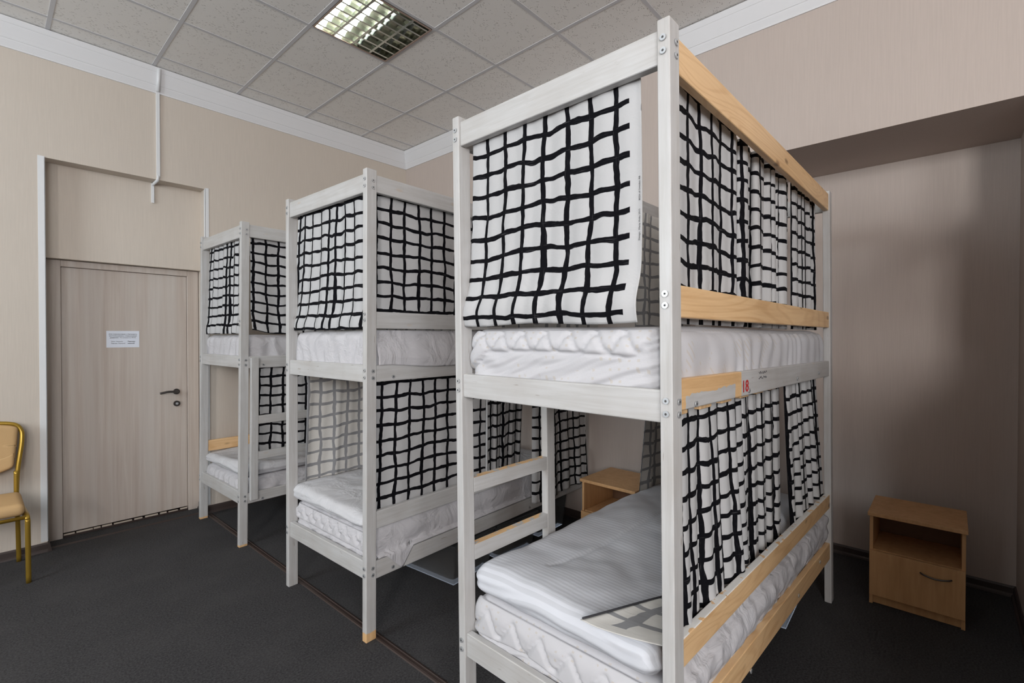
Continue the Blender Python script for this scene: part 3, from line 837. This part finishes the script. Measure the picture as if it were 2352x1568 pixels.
# nearest bed, near side, upper bunk: three hangings
hang(0, 'bed_curtain', (0.062, 0.655), (0.062, 0.640), 2.262, 1.549, folds([(0.006, 2.6, 0.2, 0.08), (0.0028, 6.3, 0.6, 0.05)]),
     'checked curtain beside the corner post, on the side of the nearest upper bunk', CG, 'n', 0.056, None, 160, 60)
hang(0, 'bed_curtain', (0.685, 1.46), (0.665, 1.44), 2.262, 1.549, folds([(0.020, 4.3, 0.1, 0.10), (0.008, 9.7, 0.4, 0.15), (0.004, 17, 0, 0)]),
     'gathered middle curtain on the side of the nearest upper bunk', CG, 'n', 0.072, None, 260, 60, squash=0.9)
hang(0, 'bed_curtain', (1.47, 1.985), (1.47, 2.01), 2.262, 1.549, folds([(0.008, 4.0, 0.3, 0.08), (0.004, 9.0, 0.2, 0.1)]),
     'checked curtain by the head post, on the side of the nearest upper bunk', CG, 'n', 0.060, None, 180, 60, flip=True)
# hem of the gathered curtain lying on the mattress
# nearest bed, door side, upper bunk
hang(0, 'bed_curtain', (0.075, 0.90), (0.08, 0.88), 2.245, 1.549, folds([(0.010, 8.0, 0.3, 0.0)]),
     'checked curtain on the door side of the nearest upper bunk, seen edge-on by the post', CG, 'f', 0.052, None, 120, 40)
hang(0, 'bed_curtain', (1.30, 1.96), (1.26, 1.95), 2.232, 1.549, folds([(0.012, 5.0, 0.3, 0.0)]),
     'curtain at the back of the nearest upper bunk, grey reverse seen past the corner post', CG, 'f', 0.052, None, 120, 40)

# nearest bed, near side, lower bunk
def flapP():
    t_ = T(0); fo_ = folds([(0.008, 3.2, 0.15, 0.10), (0.006, 7.5, 0.5, 0.2)])
    def P(s, t):
        # t<0.82 hangs; beyond that the hem turns in over the duvet near the post
        ln = 0.245*max(0.0, 1-s/0.62)**0.8+0.012
        x = 0.062+0.62*s+0.10*s*min(t, 0.82)
        zend = 0.655
        if t <= 0.82:
            k = t/0.82; z = 1.335+(zend-1.335)*k
            y = 0.052+fo_(s, k)*(0.4+k)-0.012*k*k
            return t_(x+0.6*fo_(s+0.02, k), y, z)
        k = (t-0.82)/0.18
        y = 0.052+fo_(s, 1)*1.4*(1-k)-0.012+ln*k
        z = zend-0.010*sin(pi*k)+0.018*(1-k)*k-0.004*k+0.006*exp(-((k-1)/0.1)**2)
        return t_(x+0.6*fo_(s+0.02, 1)*(1-k)-0.06*k*exp(-(s/0.4)**2), y, z+0.004)
    return P
cf = sheet('bed_curtain', flapP(), 150, 100, FB)
l_ = cf.location; fp = flapP()
mb = MB(); mb.tube([tuple(Vector(fp(0.01+k*0.05, 1.0))+Vector((0, 0, 0.002))-l_) for k in range(11)], 0.0032, 6, sub=3)
mb.build('hem_fold', 'ink', cf)['label'] = 'black line along the turned hem'
tag(cf, 'checked curtain of the nearest lower bunk, beside the post, corner turned over the duvet', 'curtain', CG)
hang(0, 'bed_curtain', (0.60, 1.265), (0.63, 1.28), 1.335, 0.60, folds([(0.020, 6.0, 0.2, 0.10), (0.007, 12.0, 0.1, 0.2)]),
     'gathered checked curtain in the middle of the nearest lower bunk', CG, 'n', 0.072, None, 240, 70, squash=0.9, zb=lambda s: 0.605-0.02*s)
hang(0, 'bed_curtain', (1.275, 1.93), (1.335, 2.06), 1.335, 0.60, folds([(0.011, 6.0, 0.4, 0.05), (0.006, 10.0, 0.2, 0.3)]),
     'checked curtain near the head of the nearest lower bunk, flaring towards the wall', CG, 'n', 0.052, lambda s, t: -0.012*t, 200, 70, zb=lambda s: 0.600+0.035*sin(pi*s))
hang(0, 'bed_curtain', (1.42, 1.98), (1.29, 1.97), 1.30, 0.56, folds([(0.012, 5.0, 0.3, 0.1)]),
     'curtain at the back of the nearest lower bunk, grey reverse showing above the striped duvet', CG, 'f', 0.052, None, 120, 50, zb=lambda s: 0.56)

# middle bed
hang(1, 'bed_curtain', (0.075, 0.79), (0.078, 0.885), 2.262, 1.548, folds([(0.008, 6.5, 0.1, 0.03), (0.004, 3.0, 0.3, 0.05)]),
     'checked curtain across the foot end of the middle upper bunk', CG, 'end', 0.044, lambda s, t: 0.008*sin(pi*t)-0.018*exp(-((t-0.96)/0.08)**2), 150, 70, squash=0.8)
hang(1, 'bed_curtain', (0.062, 0.98), (0.062, 0.98), 2.268, 1.560, folds([(0.004, 5, 0.1, 0.05), (0.004, 2.3, 0.7, 0)]),
     'flat checked curtain on the side of the middle upper bunk', CG, 'n', 0.052, None, 130, 60, uvf=lambda u, v, L, H: (u+0.055, v+0.02))
hang(1, 'bed_curtain', (1.02, 1.98), (1.02, 1.98), 2.262, 1.560, folds([(0.012, 8, 0.1, 0.05)]),
     'folded checked curtain on the side of the middle upper bunk, behind the nearest bed', CG, 'n', 0.056, None, 130, 50)
hang(1, 'bed_curtain', (0.064, 0.90), (0.040, 0.90), 1.330, 0.592, folds([(0.004, 2.6, 0.1, 0.15), (0.003, 6.0, 0.4, 0)]),
     'broad flat checked curtain on the side of the middle lower bunk', CG, 'n', 0.050, None, 140, 70, zb=lambda s: 0.585, uvf=lambda u, v, L, H: (u+0.020, v+0.01))
hang(1, 'bed_curtain', (0.905, 1.30), (0.905, 1.26), 1.330, 0.60, folds([(0.016, 4.5, 0.3, 0.1), (0.006, 9, 0.1, 0.3)]),
     'gathered checked curtain seen through the ladder, on the middle lower bunk', CG, 'n', 0.066, None, 160, 60, zb=lambda s: 0.60)
hang(1, 'bed_curtain', (1.28, 1.93), (1.27, 1.99), 1.275, 0.36, folds([(0.012, 4.3, 0.2, 0.10), (0.005, 9, 0.2, 0.2)]),
     'checked curtain hanging outside the guard rail at the head of the middle lower bunk', CG, 'n', -0.028, lambda s, t: -0.02*t, 170, 70, zb=lambda s: 0.365-0.01*sin(s*7))
hang(1, 'bed_curtain', (0.105, 0.98), (0.085, 0.98), 1.300, 0.56, folds([(0.006, 4.0, 0.3, 0.1), (0.004, 9, 0, .2)]),
     'curtain on the door side of the middle lower bunk, grey reverse showing over the duvet', CG, 'f', 0.050, None, 130, 60, zb=lambda s: 0.625)
hang(1, 'bed_curtain', (0.075, 1.95), (0.075, 1.95), 2.245, 1.55, folds([(0.012, 16, 0.1, 0.05)]),
     'checked curtain on the door side of the middle upper bunk', CG, 'f', 0.052, None, 150, 30)

# farthest bed
hang(2, 'bed_curtain', (0.060, 0.775), (0.060, 0.840), 2.260, 1.532, folds([(0.010, 7.0, 0.1, 0.03), (0.004, 3.0, 0.3, 0.05)]),
     'checked curtain across the foot end of the farthest upper bunk', CG, 'end', 0.044, lambda s, t: -0.012*exp(-((t-0.96)/0.08)**2), 150, 60, squash=0.8)
hang(2, 'bed_curtain', (0.075, 1.00), (0.085, 1.00), 2.265, 1.520, folds([(0.006, 5.0, 0.2, 0.1), (0.004, 2.0, 0.1, 0.0)]),
     'checked curtain with a turned corner on the side of the farthest upper bunk', CG, 'n', 0.050, lambda s, t: -0.03*max(0, t-0.8)/0.2, 120, 60, zb=lambda s: 1.530+0.03*exp(-(s/0.1)**2))
hang(2, 'bed_curtain', (0.130, 0.62), (0.120, 0.62), 1.330, 0.600, folds([(0.006, 3.0, 0.3, 0.2), (0.003, 7, 0, 0)]),
     'checked curtain behind the ladder of the farthest lower bunk', CG, 'n', 0.052, None, 110, 60, zb=lambda s: 0.60+0.04*exp(-((s)/0.4)**2))

# ------------------------------------------------------------------ bedside cabinets
def cabinet(x, y, label, rz=0.0, w=0.40, dp=0.375, h=0.520):
    root = empty('nightstand', (x, y, 0), rz); tag(root, label, 'nightstand', 'beech bedside cabinets')
    # front faces -x; local origin at the front centre
    th = 0.016; hw = w/2
    MB().box(-0.018, dp, -hw-0.008, hw+0.008, h-0.020, h, .0025).build('top', 'beech', root)
    for s_ in (-1, 1):
        y0 = -hw if s_ < 0 else hw-th
        MB().box(0.0, dp, y0, y0+th, 0.0, h-0.020, .001).build('side_panel', 'beech', root)
    MB().box(0.012, dp-0.02, -hw+th, hw-th, 0.292, 0.308, .001).build('shelf', 'beech', root)
    MB().box(dp-0.012, dp-0.006, -hw+th, hw-th, 0.05, h-0.02).build('back_panel', 'beech_back', root)
    MB().box(0.020, 0.034, -hw+th, hw-th, 0.0, 0.052, .001).build('plinth', 'beech', root)
    d_ = MB().box(-0.017, -0.001, -hw+0.001, hw-0.001, 0.056, 0.306, .0015).build('door', 'beech', root)
    hy = -hw*0.42
    MB().tube([(-0.017, hy+0.062, 0.248), (-0.034, hy+0.045, 0.246), (-0.039, hy, 0.240), (-0.034, hy-0.045, 0.246), (-0.017, hy-0.062, 0.248)], 0.0042, 10).build('handle', 'dark_metal', d_)
    return root
cabinet(3.392, 0.133, 'beech bedside cabinet standing in the shadowed wall bay right of the nearest bed')
cabinet(2.800, 1.685, 'beech bedside cabinet between the nearest and middle beds, seen under the upper bunk', h=0.528, w=0.41, dp=0.385, rz=radians(-1))

# ------------------------------------------------------------------ banquet chair
ch = empty('banquet_chair', (-0.045, 4.38, 0), radians(0))
tag(ch, 'gold-framed banquet chair with tan upholstery standing against the wall at left', 'chair')
slab('seat_cushion', -0.215, 0.215, -0.20, 0.19, 0.415, 0.485, 0.030, 0.012, 'tan', lambda x, y, z, n: (x*(1-0.05*(y+0.2)), y, z+(0.012*cos(x*6)*cos(y*6) if z > 0.45 else 0)), ch, hstep=0.012)
for s_ in (-1, 1):
    MB().tube([(s_*0.214, 0.02, 0.405), (s_*0.222, -0.155, 0.405), (s_*0.224, -0.190, 0.385), (s_*0.224, -0.197, 0.34), (s_*0.226, -0.200, 0.0)], 0.0125, 12, square=0.7).build('front_leg', 'gold', ch)
    MB().tube([(s_*0.19, 0.205, 0.62), (s_*0.19, 0.200, 0.44), (s_*0.195, 0.215, 0.30), (s_*0.20, 0.245, 0.0)], 0.0125, 12, square=0.7).build('rear_leg', 'gold', ch)
MB().tube([(-0.19, 0.205, 0.44), (-0.197, 0.215, 0.62), (-0.218, 0.235, 0.80), (-0.214, 0.250, 0.885), (-0.165, 0.255, 0.930), (0, 0.260, 0.945), (0.165, 0.255, 0.930), (0.214, 0.250, 0.885), (0.218, 0.235, 0.80), (0.197, 0.215, 0.62), (0.19, 0.205, 0.44)], 0.0125, 12, square=0.7).build('back_frame', 'gold', ch)
MB().tube([(-0.212, -0.185, 0.400), (0.212, -0.185, 0.400), (0.205, 0.185, 0.400), (-0.205, 0.185, 0.400), (-0.212, -0.185, 0.400)], 0.011, 10, sub=1, square=0.7).build('seat_frame', 'gold', ch)
def bk(x, y, z, n):
    k = (z-0.60)/0.33
    wdt = 0.90+0.12*k
    zz = z-(0.03*(abs(x)/0.2)**3 if z > 0.80 else -0.045*(abs(x)/0.2)**2*(1 if z < 0.70 else 0))
    return (x*wdt, y+0.03*k, zz)
slab('back_cushion', -0.200, 0.200, 0.195, 0.240, 0.600, 0.935, 0.020, 0.012, 'tan', bk, ch)

# ------------------------------------------------------------------ storage bins under the beds
def bin_(x, y, rz, sx, sy, h, label, lid=True, fill=0.6):
    root = empty('storage_bin', (x, y, 0), radians(rz)); tag(root, label, 'storage bin', 'plastic bins under the beds')
    b = MB(); tp = 0.88
    def ring(k, z, ins): return [(s1*(sx/2*k-ins), s2*(sy/2*k-ins), z) for s1, s2 in ((-1, -1), (1, -1), (1, 1), (-1, 1))]
    a0, a1, c0, c1 = ring(tp, 0.0, 0), ring(1, h, 0), ring(tp, 0.003, 0.003), ring(1, h, 0.003)
    for k in range(4):
        j = (k+1) % 4
        b.poly([a0[k], a0[j], a1[j], a1[k]]); b.poly([c0[k], c1[k], c1[j], c0[j]]); b.poly([a1[k], a1[j], c1[j], c1[k]])
    b.poly(a0); b.poly(c0)
    b.build('tub', 'bin', root, normals=False)
    if lid: MB().box(-sx/2-0.010, sx/2+0.010, -sy/2-0.010, sy/2+0.010, h+0.001, h+0.016, .004).build('lid', 'bin_lid', root)
    slab('contents', -sx/2*0.8, sx/2*0.8, -sy/2*0.8, sy/2*0.8, 0.006, h*fill, 0.025, 0.03, 'stuffing', lambda X, Y, Z, n: (X, Y, Z+(0.012*nz(X*12+x, Y*12) if Z > 0.05 else 0)), root)
    for s_ in (-1, 1): MB().box(s_*(sx/2+0.004)-0.010, s_*(sx/2+0.004)+0.010, -0.05, 0.05, h-0.045, h-0.012, .004).build('handle', 'bin', root)
    return root
bin_(2.06, 2.46, 6, 0.38, 0.50, 0.24, 'clear plastic bin of folded linen under the middle bed, nearest the foot end', True)
bin_(2.52, 2.45, -3, 0.38, 0.46, 0.24, 'clear plastic bin under the middle bed, behind the ladder', True)
bin_(2.97, 2.50, 2, 0.36, 0.46, 0.26, 'clear plastic bin under the head of the middle bed', True)
bin_(1.98, 0.90, 3, 0.38, 0.42, 0.22, 'clear plastic bin under the nearest bed, nearest the camera', False)
bin_(2.48, 0.84, -4, 0.38, 0.40, 0.22, 'clear plastic bin under the middle of the nearest bed', False)
bin_(2.93, 0.80, 2, 0.34, 0.40, 0.20, 'clear plastic bin under the head of the nearest bed', False)

# bedding and curtains of the bunk right of the frame
def at0(x, y, z): return (1.230+x, -1.175+y, z)
def extra():
    src = [o for o in COL.objects if o.get('category') == 'mattress' and 'middle bed' in o['label']]
    for o in src:
        c = o.copy(); COL.objects.link(c)
        c.location = o.location+Vector((1.230-1.2609-0.03, -1.175-2.1163-0.03, 0)); c.rotation_euler = (0, 0, radians(-2))
        c['label'] = o['label'].replace('middle bed', 'bed just right of the picture edge')
    for (x0, x1, z0, z1, nm) in ((1.50, 2.00, 2.24, 1.55, 'upper'), (0.07, 2.00, 1.32, 0.50, 'lower')):
        def P(s, t):
            return at0(x0+(x1-x0)*s, BWd-0.052+0.01*sin(s*60), z0+(z1-z0)*t)
        tag(sheet('bed_curtain', P, 90, 30, FB, rev=True), 'checked curtain on the %s bunk of the bed just right of the picture edge' % nm, 'curtain', CG)
extra()
